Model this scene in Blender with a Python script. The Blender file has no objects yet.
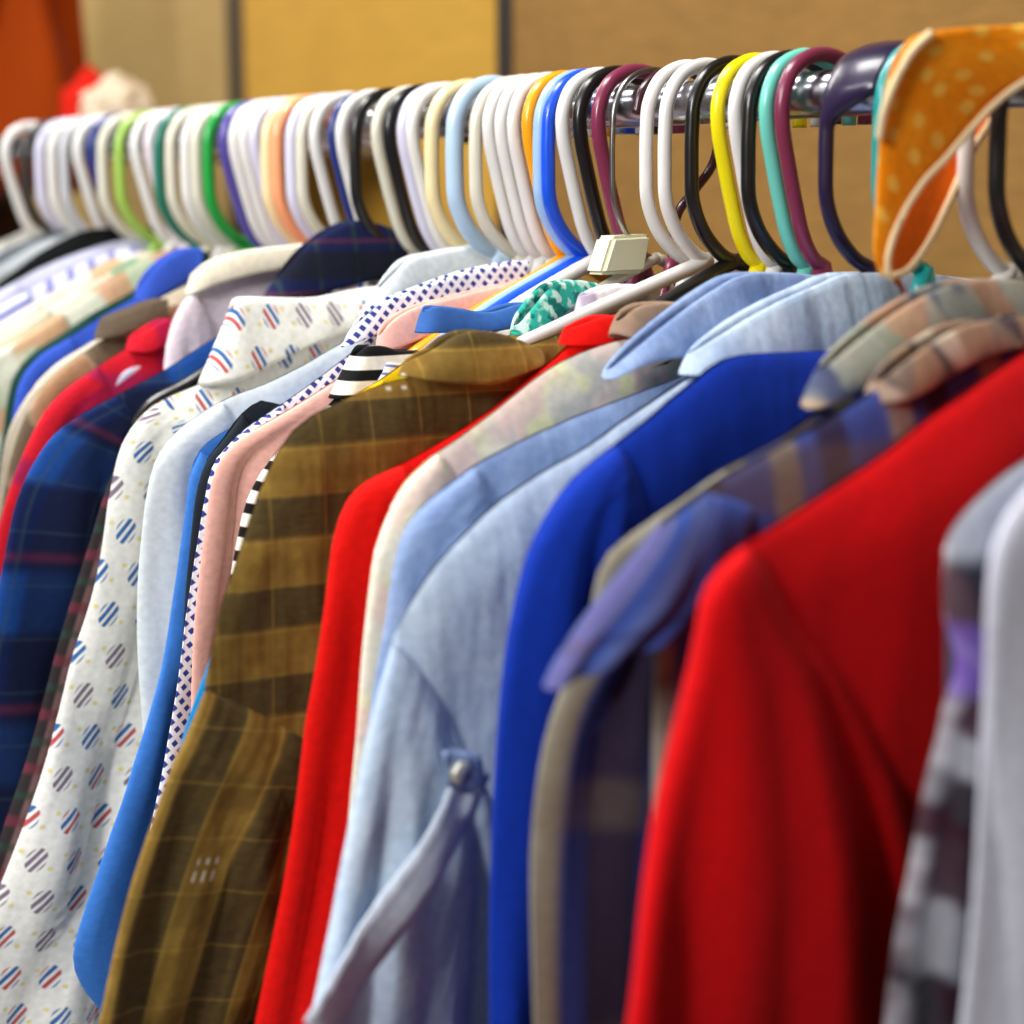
import bpy, bmesh, math, random
from mathutils import Vector, noise
random.seed(4)
PI = math.pi
scene = bpy.context.scene
C = scene.collection

# ------------------------------------------------------------------ measures
# The rail runs along +Y at x = RX. Hangers hang in planes of constant y.
F = 1800.0                       # focal length, in pixels of a 1024 frame
CAMZ = 1.50                      # eye height
PITCH = math.atan(308/1800)
fh = Vector((0.5912, 0.8065, 0)).normalized()
Rv = Vector((fh.y, -fh.x, 0))
Fv = (fh*math.cos(PITCH) - Vector((0, 0, 1))*math.sin(PITCH)).normalized()
Uv = Rv.cross(Fv).normalized()
CAM = Vector((0, 0, CAMZ))
RX = 0.5955
NECKZ = CAMZ - 0.0275            # the hook/arm junction of a hanger
HOOK = 0.0925
RAILR = 0.0103
RAILZ = NECKZ + HOOK - 0.0066 - RAILR

def ray(px, py):
    return Rv*((px-512)/F) + Uv*((512-py)/F) + Fv

def uz(px, py, Y):
    """(u, z) in the hanger plane y=Y; u grows from the rail to the aisle."""
    d = ray(px, py); t = Y/d.y
    return RX - d.x*t, d.z*t + CAMZ - NECKZ

def on_plane(px, py, Y):
    d = ray(px, py); t = Y/d.y
    return CAM + d*t

def hook_y(sx):                   # y along the rail of the hanger whose shaft is seen at sx
    return (1297.6/(sx+828) - .3518)/.795

# ------------------------------------------------------------------ tagging
def tag(o, label=None, cat=None, group=None, kind=None):
    if label: o['label'] = label
    if cat: o['category'] = cat
    if group: o['group'] = group
    if kind: o['kind'] = kind
    return o

def empty(name, loc, label, cat, group=None):
    o = bpy.data.objects.new(name, None); C.objects.link(o)
    o.location = loc; o.empty_display_size = .02
    return tag(o, label, cat, group)

def link(name, bm, m, parent=None, smooth=True):
    me = bpy.data.meshes.new(name)
    bmesh.ops.recalc_face_normals(bm, faces=bm.faces)
    bm.to_mesh(me); bm.free()
    if smooth:
        for p in me.polygons: p.use_smooth = True
    me.materials.append(m)
    o = bpy.data.objects.new(name, me); C.objects.link(o)
    if parent: o.parent = parent
    return o

# ------------------------------------------------------------------ materials
def lin(c):
    r = []
    for v in c[:3]:
        v = v/255
        r.append(v/12.92 if v <= .04045 else ((v+.055)/1.055)**2.4)
    return tuple(r)+(1,)

class NT:
    """Tiny helper to write node expressions."""
    def __init__(s, name):
        s.m = bpy.data.materials.new(name); s.m.use_nodes = True
        s.t = s.m.node_tree; s.n = s.t.nodes; s.l = s.t.links
        s.b = s.n['Principled BSDF']
        u = s.n.new('ShaderNodeUVMap'); sp = s.n.new('ShaderNodeSeparateXYZ')
        s.l.new(u.outputs[0], sp.inputs[0]); s.uv = u.outputs[0]
        s.x, s.y = sp.outputs[0], sp.outputs[1]
    def _in(s, node, i, v):
        if isinstance(v, (int, float)): node.inputs[i].default_value = v
        elif isinstance(v, tuple): node.inputs[i].default_value = v
        else: s.l.new(v, node.inputs[i])
    def op(s, o, a, b=0.0, c=0.0):
        n = s.n.new('ShaderNodeMath'); n.operation = o
        s._in(n, 0, a); s._in(n, 1, b)
        if o in ('MULTIPLY_ADD', 'COMPARE', 'WRAP', 'SMOOTH_MIN', 'PINGPONG'): s._in(n, 2, c)
        return n.outputs[0]
    def mul(s, a, b): return s.op('MULTIPLY', a, b)
    def add(s, a, b): return s.op('ADD', a, b)
    def sub(s, a, b): return s.op('SUBTRACT', a, b)
    def mx(s, a, b): return s.op('MAXIMUM', a, b)
    def mn(s, a, b): return s.op('MINIMUM', a, b)
    def lt(s, a, b, soft=0.0):
        if not soft: return s.op('LESS_THAN', a, b)
        n = s.n.new('ShaderNodeMapRange'); n.interpolation_type = 'SMOOTHSTEP'
        s._in(n, 0, a); n.inputs[1].default_value = b-soft; n.inputs[2].default_value = b+soft
        n.inputs[3].default_value = 1; n.inputs[4].default_value = 0
        return n.outputs[0]
    def stripe(s, c, period, width, off=0.0, soft=.03):
        """1 inside a stripe that takes `width` (0..1) of each period."""
        f = s.op('FRACT', s.add(s.mul(c, 1/period), off))
        d = s.op('ABSOLUTE', s.sub(f, .5))
        return s.lt(d, width/2, soft)
    def mix(s, f, a, b, mode='MIX'):
        n = s.n.new('ShaderNodeMix'); n.data_type = 'RGBA'; n.blend_type = mode
        s._in(n, 0, f)
        for i, v in ((6, a), (7, b)):
            if isinstance(v, tuple): n.inputs[i].default_value = v if len(v) == 4 and max(v) <= 1.0001 else lin(v)
            else: s.l.new(v, n.inputs[i])
        return n.outputs[2]
    def noise(s, scale, detail=3, sx=1, sy=1, rough=.5):
        mp = s.n.new('ShaderNodeMapping'); s.l.new(s.uv, mp.inputs[0])
        mp.inputs[3].default_value = (sx, sy, 1)
        n = s.n.new('ShaderNodeTexNoise'); s.l.new(mp.outputs[0], n.inputs[0])
        n.inputs['Scale'].default_value = scale; n.inputs['Detail'].default_value = detail
        n.inputs['Roughness'].default_value = rough
        return n.outputs[0]
    def rnd(s, a, b):
        c = s.n.new('ShaderNodeCombineXYZ'); s._in(c, 0, a); s._in(c, 1, b)
        w = s.n.new('ShaderNodeTexWhiteNoise'); w.noise_dimensions = '3D'; s.l.new(c.outputs[0], w.inputs[0])
        return w.outputs[0]
    def ramp(s, f, lo, hi):
        n = s.n.new('ShaderNodeMapRange'); s._in(n, 0, f)
        n.inputs[1].default_value = lo; n.inputs[2].default_value = hi
        return n.outputs[0]
    def cloth(s, col, rough=.85, weave=2200, bump=.25, wrinkle=.4):
        if isinstance(col, tuple): col = s.mix(0.0, lin(col), lin(col))
        n = s.noise(260, 4)
        col = s.mix(s.mul(s.ramp(n, .35, .7), .16), col, (0., 0., 0., 1.))
        s.l.new(col, s.b.inputs['Base Color'])
        s.b.inputs['Roughness'].default_value = rough
        s.b.inputs['Specular IOR Level'].default_value = .10
        s.b.inputs['Sheen Weight'].default_value = .03
        s.b.inputs['Sheen Roughness'].default_value = .5
        h = s.add(s.mul(s.noise(1400, 2), .05), s.mul(s.noise(30, 3, 1, .16), wrinkle*4.5))
        h = s.add(h, s.mul(s.noise(60, 4, 1, .7), wrinkle*.8))
        bp = s.n.new('ShaderNodeBump'); bp.inputs['Strength'].default_value = bump
        bp.inputs['Distance'].default_value = .004
        s.l.new(h, bp.inputs['Height']); s.l.new(bp.outputs[0], s.b.inputs['Normal'])
        return s.m

def M_plain(name, rgb, **k):
    n = NT(name); return n.cloth(rgb, **k)

def M_plastic(name, rgb, rough=.28, metal=0):
    m = bpy.data.materials.new(name); m.use_nodes = True
    b = m.node_tree.nodes['Principled BSDF']
    b.inputs['Base Color'].default_value = lin(rgb)
    b.inputs['Roughness'].default_value = rough; b.inputs['Metallic'].default_value = metal
    if not metal:
        b.inputs['Subsurface Weight'].default_value = 0.0
        b.inputs['Coat Weight'].default_value = .15
    return m

def M_denim(name, a, b, dark):
    n = NT(name)
    f = n.ramp(n.noise(30, 5, 1, .6, .65), .3, .72)
    c = n.mix(f, lin(a), lin(b))
    g = n.ramp(n.noise(900, 2, 1, .25), .35, .7)
    c = n.mix(n.mul(g, .25), c, lin(dark))
    return n.cloth(c, bump=.45, wrinkle=.7)

def M_olive(name, along):
    n = NT(name)
    base = n.mix(n.ramp(n.noise(60, 3), .3, .7), lin((152, 122, 56)), lin((130, 98, 42)))
    main, cross = (n.y, n.x) if not along else (n.x, n.y)
    d1 = n.stripe(main, .037, .46, .15, .04)
    d2 = n.stripe(main, .037, .12, .68, .03)
    hz = n.add(n.mul(n.ramp(n.noise(700, 2, .2, 1), .3, .7), .2), .80)
    c = n.mix(n.mul(d1, hz), base, lin((78, 66, 40)))
    c = n.mix(n.mul(d2, .22), c, lin((105, 82, 32)))
    x1 = n.stripe(cross, .052, .30, .3, .06)
    c = n.mix(n.mul(x1, .38), c, lin((92, 74, 36)))
    th = n.stripe(cross, .024, .04, .1, .02)
    c = n.mix(n.mul(th, .35), c, lin((180, 148, 72)))
    th = n.stripe(main, .0185, .04, .33, .02)
    c = n.mix(n.mul(th, .3), c, lin((196, 164, 76)))
    # pale woven dashes sitting on the dark bands, in small fours
    pm = n.stripe(main, .074, .14, .1, .01)
    dash = n.stripe(main, .0052, .45, 0, .08)
    pc = n.stripe(cross, .088, .13, .37, .01)
    dc = n.stripe(cross, .0075, .34, .0, .05)
    if along: dash = n.stripe(cross, .0075, .62, 0, .08); dc = n.stripe(main, .0045, .3, .0, .06)
    c = n.mix(n.mul(n.mul(pm, pc), n.mul(dash, n.mul(dc, .8))), c, lin((232, 224, 204)))
    return n.cloth(c, bump=.55, wrinkle=.7)

def M_motif(name):
    n = NT(name)
    P, Q = .0205, .0225
    row = n.op('FLOOR', n.mul(n.y, 1/Q))
    xs = n.add(n.mul(n.x, 1/P), n.mul(n.op('MODULO', row, 2.0), .5))
    col_i = n.op('FLOOR', xs)
    lx = n.mul(n.sub(n.op('FRACT', xs), .5), P)
    ly = n.mul(n.sub(n.op('FRACT', n.mul(n.y, 1/Q)), .5), Q)
    sx = n.add(lx, n.mul(ly, .35)); sy = n.sub(ly, n.mul(lx, .75))
    r = n.add(n.op('POWER', n.mul(n.op('ABSOLUTE', sx), 1/.0056), 2.0), n.op('POWER', n.mul(n.op('ABSOLUTE', sy), 1/.0078), 2.0))
    inside = n.lt(r, 1.0, .12)
    bars = n.stripe(n.sub(lx, n.mul(ly, .5)), .0041, .58, .0, .08)
    rn = n.rnd(col_i, row)
    blue = lin((44, 100, 164)); red = lin((186, 78, 84)); mauve = lin((124, 108, 128))
    alt = n.stripe(n.sub(lx, n.mul(ly, .5)), .0082, .5, .25, .02)
    c2 = n.mix(alt, blue, red)
    cc = n.mix(n.lt(rn, .5), c2, blue)
    cc = n.mix(n.lt(rn, .18), cc, mauve)
    base = lin((238, 237, 230))
    c = n.mix(n.mul(inside, bars), base, cc)
    yd = n.add(n.op('POWER', n.mul(n.sub(lx, .0075), 1/.0013), 2.0), n.op('POWER', n.mul(n.add(ly, .004), 1/.0013), 2.0))
    yd2 = n.add(n.op('POWER', n.mul(n.add(lx, .0075), 1/.0013), 2.0), n.op('POWER', n.mul(n.sub(ly, .004), 1/.0013), 2.0))
    c = n.mix(n.mul(n.mx(n.lt(yd, 1.0), n.lt(yd2, 1.0)), .7), c, lin((222, 204, 96)))
    return n.cloth(c, bump=.35, wrinkle=.6)

def M_gingham(name, a, b, p):
    n = NT(name)
    s1 = n.stripe(n.add(n.x, n.y), p, .55, 0, .05); s2 = n.stripe(n.sub(n.x, n.y), p, .55, 0, .05)
    f = n.mul(s1, s2)
    return n.cloth(n.mix(n.sub(1.0, f), lin(a), lin(b)) if False else n.mix(f, lin(a), lin(b)))

def M_stripes(name, a, b, p, w, vert=False, extra=None):
    n = NT(name)
    c = n.mix(n.stripe(n.x if vert else n.y, p, w, .1), lin(a), lin(b))
    if extra:
        c = n.mix(n.stripe(n.x if vert else n.y, p*extra[1], extra[2], .4), c, lin(extra[0]))
    return n.cloth(c)

def M_plaid(name, base, bands, **k):
    """bands: (axis 'x'|'y', period, width, offset, rgb, strength)"""
    n = NT(name); c = n.mix(0.0, lin(base), lin(base))
    for ax, p, w, off, rgb, st in bands:
        c = n.mix(n.mul(n.stripe(n.x if ax == 'x' else n.y, p, w, off, .05), st), c, lin(rgb))
    return n.cloth(c, **k)

def M_blotch(name, cols, scale):
    n = NT(name)
    c = n.mix(0.0, lin(cols[0]), lin(cols[0]))
    for i, rgb in enumerate(cols[1:]):
        f = n.ramp(n.noise(scale*(1+.23*i), 2, 1+.4*i, 1.3-.2*i, .4), .5, .58)
        c = n.mix(n.mul(f, .85), c, lin(rgb))
    return n.cloth(c)

# ------------------------------------------------------------------ geometry helpers
def catmull(pts, n=8):
    P = [Vector(p) for p in pts]
    P = [P[0]*2-P[1]] + P + [P[-1]*2-P[-2]]
    out = []
    for i in range(1, len(P)-2):
        for k in range(n):
            t = k/n
            a, b, c, d = P[i-1], P[i], P[i+1], P[i+2]
            out.append(.5*((2*b)+(c-a)*t+(2*a-5*b+4*c-d)*t*t+(3*b-a-3*c+d)*t**3))
    out.append(P[-2].copy())
    return out

def sweep(bm, path, rad, n=12, cap=True, wid=None):
    """Tube along a path lying (mostly) in a plane of constant y."""
    rings = []
    for i, p in enumerate(path):
        a = path[max(0, i-1)]; b = path[min(len(path)-1, i+1)]
        t = (b-a).normalized()
        bn = Vector((0, 1, 0)); nn = t.cross(bn)
        if nn.length < 1e-4: bn = Vector((1, 0, 0)); nn = t.cross(bn)
        nn.normalize(); bn = nn.cross(t).normalized()
        r = rad(i/(len(path)-1)) if callable(rad) else rad
        wy = wid(i/(len(path)-1)) if wid else (r, 0)
        rings.append([bm.verts.new(p + nn*(r*math.cos(2*PI*k/n)) + bn*(wy[0]*math.sin(2*PI*k/n) + wy[1])) for k in range(n)])
    for A, B in zip(rings, rings[1:]):
        for k in range(n):
            bm.faces.new((A[k], A[(k+1) % n], B[(k+1) % n], B[k]))
    if cap:
        bm.faces.new(rings[0]); bm.faces.new(rings[-1])

def sstep(a, b, x):
    t = max(0, min(1, (x-a)/(b-a))); return t*t*(3-2*t)

def interp(pts, x):
    """piecewise linear through (x, y) sorted by x"""
    if x <= pts[0][0]: return pts[0][1]
    for (x0, y0), (x1, y1) in zip(pts, pts[1:]):
        if x <= x1: return y0 + (y1-y0)*(x-x0)/(x1-x0+1e-9)
    return pts[-1][1]

# ------------------------------------------------------------------ hangers
HOOKS = {
 'box':   [(0, 0), (.010, .0045), (.021, .015), (.0278, .029), (.029, .045), (.029, .062), (.0275, .076), (.020, .0885), (.007, .0945), (-.007, .0935), (-.019, .086), (-.0245, .073), (-.0245, .064)],
 'taper': [(0, 0), (.007, .004), (.0135, .014), (.0185, .028), (.0235, .045), (.0275, .061), (.0275, .075), (.021, .088), (.008, .0945), (-.006, .0935), (-.018, .086), (-.0235, .073), (-.024, .063)],
 'round': [(0, 0), (.001, .012), (.004, .024), (.015, .035), (.026, .047), (.030, .062), (.0275, .077), (.018, .090), (.003, .0945), (-.010, .0915), (-.020, .083), (-.024, .071)],
}
for _k in HOOKS: HOOKS[_k] = [(u, h if h < .06 else .06+(h-.06)*.93) for u, h in HOOKS[_k]]
def hanger(sx, m, label, hook='box', Y=None, r=.0033, tilt=0.0, group='plastic clothes hangers on the rail', flip=False, wid=None, drop=.098, half=.205, armr=None, hm=None, bar=True, arm=None):
    if Y is None: Y = hook_y(sx)
    root = empty('clothes_hanger', (RX, Y, NECKZ), label, 'hanger', group)
    root.rotation_euler = (0, 0, tilt)
    s = 1 if flip else -1
    bm = bmesh.new()
    path = catmull([(s*u, 0, h) for u, h in HOOKS[hook]], 7)
    sweep(bm, path, r, 12, wid=wid)
    link('hook', bm, hm or m, root)
    bm = bmesh.new(); ar = armr or r*1.12; fitted = False
    e = half
    pr = [q for q in PROFS if abs(q[0]-Y) < .0062]
    ins = .040; dz = .0105
    if not pr and (Y > .8 or Y < .62):
        pr = sorted([q for q in PROFS if q[0] < Y], key=lambda q: -q[0])[:1]; ins = .075; dz = .028
    fitted = bool(pr) and not arm
    if arm: L = [(0, 0, .001)] + [(-u, 0, z) for u, z in [uz(x, y, Y) for x, y in arm]]
    elif pr:
        pf = min(pr, key=lambda q: abs(q[0]-Y))[1]
        ww = min(pf[-1][0]-ins, .18)
        L = [(0, 0, .001), (-.02, 0, min(-.012, interp(pf, .02)-.004))] + [(-ww*f, 0, interp(pf, ww*f)-dz-ar) for f in (.35, .5, .65, .8, .93)]
        L += [(-ww, 0, interp(pf, ww)-dz-.014-ar)]
    else: L = [(0, 0, .001), (-.02, 0, -.007), (-.06, 0, -.025), (-.10, 0, -.048), (-.125, 0, -.072), (-.135, 0, -.092), (-.135, 0, -.105)]
    zb = L[-1][2]-.012; xb = L[-1][0]
    L = L + [(xb+.012, 0, zb)]
    L = catmull(L, 6)
    full = L + [Vector((xb+.04, 0, zb-.0005)), Vector((0, 0, zb-.001)), Vector((-xb-.04, 0, zb-.0005))]
    if bar:
        full += [Vector((-p.x, p.y, p.z)) for p in reversed(L)]
        if fitted:
            sub = [full[0]]
            for q in full[1:]:
                while (q-sub[-1]).length > .012: sub.append(sub[-1]+(q-sub[-1]).normalized()*.01)
                sub.append(q)
            full = [warp(q.copy(), Y, 0) for q in sub]
        sweep(bm, full, ar, 10)
    else:
        sweep(bm, L[:-6], ar, 10)
        sweep(bm, [Vector((-p.x, p.y, p.z)) for p in L[:-6]], ar, 10)
    link('shoulder_frame', bm, m, root)
    return root

# ------------------------------------------------------------------ garments
def loft_body(bm, top, W, hem, T, folds, Y0, off, flare=.0):
    uvl = bm.loops.layers.uv.verify()
    NU, NV = 56, 44
    for side in (-1, 1):
        grid = []
        for i in range(NU+1):
            a = -1 + 2*i/NU
            a = math.copysign(1-(1-abs(a))**1.35, a)
            u = a*W; zt = top(abs(u))
            col = []
            for j in range(NV+1):
                q = (j/NV)**1.6
                z = zt + (hem-zt)*q
                d = zt - z
                uu = u*(1+flare*d)
                t = T*math.sqrt(max(0, 1-abs(a)**5))*math.sqrt(min(1, (d+.0004)/.022))
                w = sstep(.0, .25, d)
                nz = noise.noise(Vector((u*9+off, z*4, off*3)))*.6 + noise.noise(Vector((u*22+off, z*6, off)))*.3
                f = folds*(w*(math.sin(u*58+off*2+z*5)*.6 + math.sin(u*27+off*5)*.5) + nz*sstep(0, .05, d))
                f *= math.sqrt(max(0, 1-abs(a)**6))
                cz = u*19+off*2.3+side*.2+.5*noise.noise(Vector((u*4, z*4+off, off)))
                cv = abs((cz % 1)-.5)*2
                f -= side*t*.8*math.exp(-(cv/.25)**2)*sstep(.07, .3, d)*(.5+.5*math.sin(z*8+int(cz)*2.3+off))*(1 if abs(a) < .93 else .2)
                if abs(u) < .045 and d < .02: t = max(t, T*.7)
                col.append((bm.verts.new((-uu, side*(t) + f, z)), (u, z)))
            grid.append(col)
        for i in range(NU):
            for j in range(NV):
                q = (grid[i][j], grid[i+1][j], grid[i+1][j+1], grid[i][j+1])
                fc = bm.faces.new([v[0] for v in q])
                for lp, v in zip(fc.loops, q): lp[uvl].uv = (v[1][0], v[1][1])
    bmesh.ops.remove_doubles(bm, verts=bm.verts, dist=.00015)

def loft_sleeve(bm, L, sw, T, folds, off, length, sgn=1, endw=.75, yoff=-.002, foldn=3.6, capl=.15, uvs=1.0, inner=None, crease=.9, thl=.05):
    """L: list of (u,z) from seam start down the outer edge."""
    if inner: length = 99
    pts = catmull([(p[0], 0, p[1]) for p in L], 8)
    # extend to the wanted length
    acc = [0]
    for a, b in zip(pts, pts[1:]): acc.append(acc[-1]+(b-a).length)
    if inner: length = acc[-1]
    tdir = (pts[-1]-pts[-9 if len(pts) > 9 else 0]).normalized()
    while acc[-1] < length:
        tdir = (tdir*.93+Vector((0, 0, -1))*.07).normalized()
        pts.append(pts[-1]+tdir*.012); acc.append(acc[-1]+.012)
    NR, NP = 64, 44
    ipts = catmull([(p[0], 0, p[1]) for p in inner], 8) if inner else None
    def at(l):
        for i in range(len(acc)-1):
            if acc[i+1] >= l:
                f = (l-acc[i])/(acc[i+1]-acc[i]+1e-9); return pts[i].lerp(pts[i+1], f)
        return pts[-1]
    uvl = bm.loops.layers.uv.verify(); rings = []
    for j in range(NR+1):
        l = length*(j/NR)**1.25
        p = at(l); tg = (at(min(length, l+.03))-at(max(0, l-.03))).normalized()
        tg = (tg*.6+Vector((0, 0, -1))*.4).normalized()
        inw = Vector((0, 1, 0)).cross(tg); 
        if inw.x > 0: inw = -inw           # towards smaller u
        inw = (inw + Vector((-.25, 0, 0))).normalized()
        x = min(1, l/capl)
        w = sw*max(.004, math.sin(x*PI/2)**.8)*(1+(endw-1)*sstep(length*.3, length, l))
        if ipts:
            ff = min(.9999, l/length)*(len(ipts)-1); i0 = int(ff)
            inw = ipts[i0].lerp(ipts[i0+1], ff-i0) - p; w = inw.length; inw.normalize()
        th = T*math.sqrt(max(0, 1-(1-min(1, (l+.0006)/thl))**2))*(1+.15*sstep(.15, .4, l))
        ring = []
        for k in range(NP):
            ph = 2*PI*k/NP
            ca, sa = math.cos(ph), math.sin(ph)
            aa = ca; ss = math.copysign(abs(sa)**.9, sa)
            pos = (1-aa)/2
            fa = sstep(.04, .32, l)
            nz = noise.noise(Vector((pos*3+off, l*7, off)))*.7 + noise.noise(Vector((pos*6+off, l*16+off, 3)))*.35
            f = folds*(fa*(math.sin(pos*2*PI*foldn+off+l*4)*.6 + math.sin(pos*2*PI*foldn*2.1+off*3-l*6)*.3) + nz*(.35+.65*fa))
            f *= min(1, 5*min(pos+.06, 1.06-pos)) * min(1, l/.04)
            sd_ = 1 if sa > 0 else 0
            cz = pos*foldn + off*1.7 + sd_*.37 + .35*noise.noise(Vector((l*5+off, pos*2, off*2+sd_)))
            cv = abs((cz % 1)-.5)*2
            dep = crease*th*math.exp(-(cv/.42)**2)*sstep(.005, .11, l)*(.7+.3*math.sin(l*9+off*4+int(cz)*2.1))
            f -= math.copysign(max(0, dep), sa)*min(1, 4*min(pos, 1-pos)+.1)
            q = p + inw*(w*pos) + Vector((0, ss*th + f + yoff, 0))
            ring.append((bm.verts.new((-sgn*q.x, q.y, q.z)), (pos*w if sa <= 0 else pos*w+.5, l)))
        rings.append(ring)
    for A, B in zip(rings, rings[1:]):
        for k in range(NP):
            q = (A[k], A[(k+1) % NP], B[(k+1) % NP], B[k])
            fc = bm.faces.new([v[0] for v in q])
            us = [v[1][0] for v in q]
            for lp, v in zip(fc.loops, q):
                uu = v[1][0]
                if max(us)-min(us) > .3 and uu > .3: uu -= .5
                lp[uvl].uv = (uu*uvs, -v[1][1])
    return rings

def offs(pts, d):
    return [(a, b, c+d) for a, b, c in pts]

def collar_mesh(bm, top, bot, wt, wb, th=.0022):
    """folded collar: near leaf, far leaf, meeting in a round at the aisle end.
    top/bot: (u,z) lists from the rail side to the aisle side."""
    uvl = bm.loops.layers.uv.verify()
    T = catmull([(p[0], 0, p[1]) for p in top], 8); B = catmull([(p[0], 0, p[1]) for p in bot], 8)
    n = min(len(T), len(B)); T = T[:n]; B = B[:n]
    cols = []
    seq = [(i, -1) for i in range(n)] + [(i, 1) for i in range(n-1, -1, -1)]
    for i, sd in seq:
        e = math.sqrt(max(0, 1-(i/(n-1))**6))
        prof = []
        t, b = T[i], B[i]
        for k in range(7):                       # inner stand, from inside bottom to fold
            f = k/6
            p = b.lerp(t, .25+.7*f)
            prof.append((p, (wt*.75+.0002)*e))
        prof.append((t+Vector((0, 0, .0008)), (wt+th*.4)*e))
        for k in range(12):                      # outer leaf, from fold to the edge
            f = k/11
            p = t.lerp(b, f)
            w = wt+th + (wb-wt)*math.sin(f*PI/2)**.9
            prof.append((p, (w)*e))
        p = b.lerp(t, .02); prof.append((p, (wb-th*.6)*e))
        p = b.lerp(t, .3); prof.append((p, (wb-th*.9)*e*.8+wt*.2*e))
        cols.append([(bm.verts.new((-q.x, sd*w, q.z)), (q.x*1.0, q.z)) for q, w in prof])
    for A, Bc in zip(cols, cols[1:]):
        for k in range(len(A)-1):
            q = (A[k], Bc[k], Bc[k+1], A[k+1])
            fc = bm.faces.new([v[0] for v in q])
            for lp, v in zip(fc.loops, q): lp[uvl].uv = v[1]
    bmesh.ops.remove_doubles(bm, verts=bm.verts, dist=.00005)

GROUP = 'second-hand shirts and tops packed on the rail'
OLV = .640
GARMENT_Y = [.300, .318, .338, .357, .390, .430, hook_y(985), hook_y(872)-.004, hook_y(818), hook_y(775)-.001, hook_y(745)+.001, hook_y(712), OLV, hook_y(664)+.008, hook_y(630)+.004, hook_y(598)-.002, hook_y(580)+.002, hook_y(515)-.003, hook_y(503)-.001, hook_y(491)+.002, hook_y(480)+.006, hook_y(459)+.007, hook_y(394), hook_y(372), hook_y(359)] + [hook_y(q) for q in (321, 299, 285, 271, 258, 225, 200, 185, 163, 150, 124, 104, 80, 57, 25)]
GAPS = {}
PROFS = []
def warp(p, Y, g):
    '''all clothes share one slow sideways drift, so neighbours nest into each other'''
    d = -p.z
    w = sstep(.02, .16, d)
    y = p.y + Y
    n = noise.noise(Vector((p.x*11, p.z*3.0, y*7+2)))*1.0 + noise.noise(Vector((p.x*26+4, p.z*5.5, y*9)))*.45
    amp = .004 + .011*w
    k = min(1, g/.009)
    # own sharper creases, limited by the room the garment has
    c = 1-abs(noise.noise(Vector((p.x*30+Y*50, p.z*6+Y*9, 1.7)))*2.2)
    p.y += n*amp + (c-.5)*min(.0035, g*.3)*(.35+.65*w)
    return p

def fit(bm, Y, g):
    for v in bm.verts: v.co = warp(v.co, Y, g)

def garment(name, label, cat, Y, out, k, m, T=.006, ms=None, sw=.15, folds=.002, sfolds=None, hem=-.72, length=.56,
            col=None, mc=None, colw=(.004, .009), off=0, endw=.75, foldn=3.6, Ts=None, seam_line=None, cuff=None, capl=.15, flare=.05, inner=None, crease=.9, thl=.05, ks=2):
    if inner: inner = [uz(x, y, Y) for x, y in inner]
    root = empty(name, (RX, Y, NECKZ), label, cat, GROUP)
    g = min([abs(Y-q) for q in GARMENT_Y if abs(Y-q) > .002])/2
    T = min(T, g*.72); Ts = min(Ts or T*1.15, g*.84)
    folds = min(folds, g*.22); sfolds = min(sfolds if sfolds is not None else folds*1.3, g*.3)
    P = [uz(x, y, Y) for x, y in out]
    # shoulder line must grow in u
    sh = [P[0]]
    for p in P[1:k+1]:
        if p[0] > sh[-1][0]+.0005: sh.append(p)
    dense = catmull([(p[0], 0, p[1]) for p in sh], 6) if len(sh) > 2 else [Vector((p[0], 0, p[1])) for p in sh]
    prof = [(v.x, v.z) for v in dense]
    u0, z0 = prof[0]
    if u0 > .03:
        zz = min(-.012, z0+(u0-.05)*.25)
        prof = [(0, zz-.022), (.03, zz-.016), (min(.05, u0-.005), zz)] + prof
    W = prof[-1][0] - .001
    PROFS.append((Y, prof))
    bm = bmesh.new()
    loft_body(bm, lambda u: interp(prof, u), W, hem, T, folds, Y, off, flare)
    fit(bm, Y, g)
    link('torso', bm, m, root)
    ms = ms or m; sf = sfolds if sfolds is not None else folds*1.3; Ts = Ts or T*1.15
    for sg in (1, -1):
        bm = bmesh.new()
        rings = loft_sleeve(bm, P[max(1, k-ks):], sw, Ts, sf, off+3, length, sg, endw, foldn=foldn, capl=capl, inner=inner, crease=crease, thl=thl)
        fit(bm, Y, g)
        link('sleeve', bm, ms, root)
        if cuff:
            bm = bmesh.new()
            uvl = bm.loops.layers.uv.verify()
            R0 = [v[1] for v in rings[-1]]
            # (cuffs hang below; a short band over the sleeve end)
    if col:
        for c in (col if isinstance(col[0][0], list) else [col]):
            bm = bmesh.new()
            collar_mesh(bm, [uz(x, y, Y-colw[1]) for x, y in c[0]], [uz(x, y, Y-colw[1]) for x, y in c[1]], colw[0], colw[1])
            fit(bm, Y, g)
            link('collar', bm, mc or m, root)
    return root

# ------------------------------------------------------------------ setting
def box(bm, x0, x1, y0, y1, z0, z1):
    r = bmesh.ops.create_cube(bm, size=1)
    for v in r['verts']:
        v.co = Vector((x0+(v.co.x+.5)*(x1-x0), y0+(v.co.y+.5)*(y1-y0), z0+(v.co.z+.5)*(z1-z0)))

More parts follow.
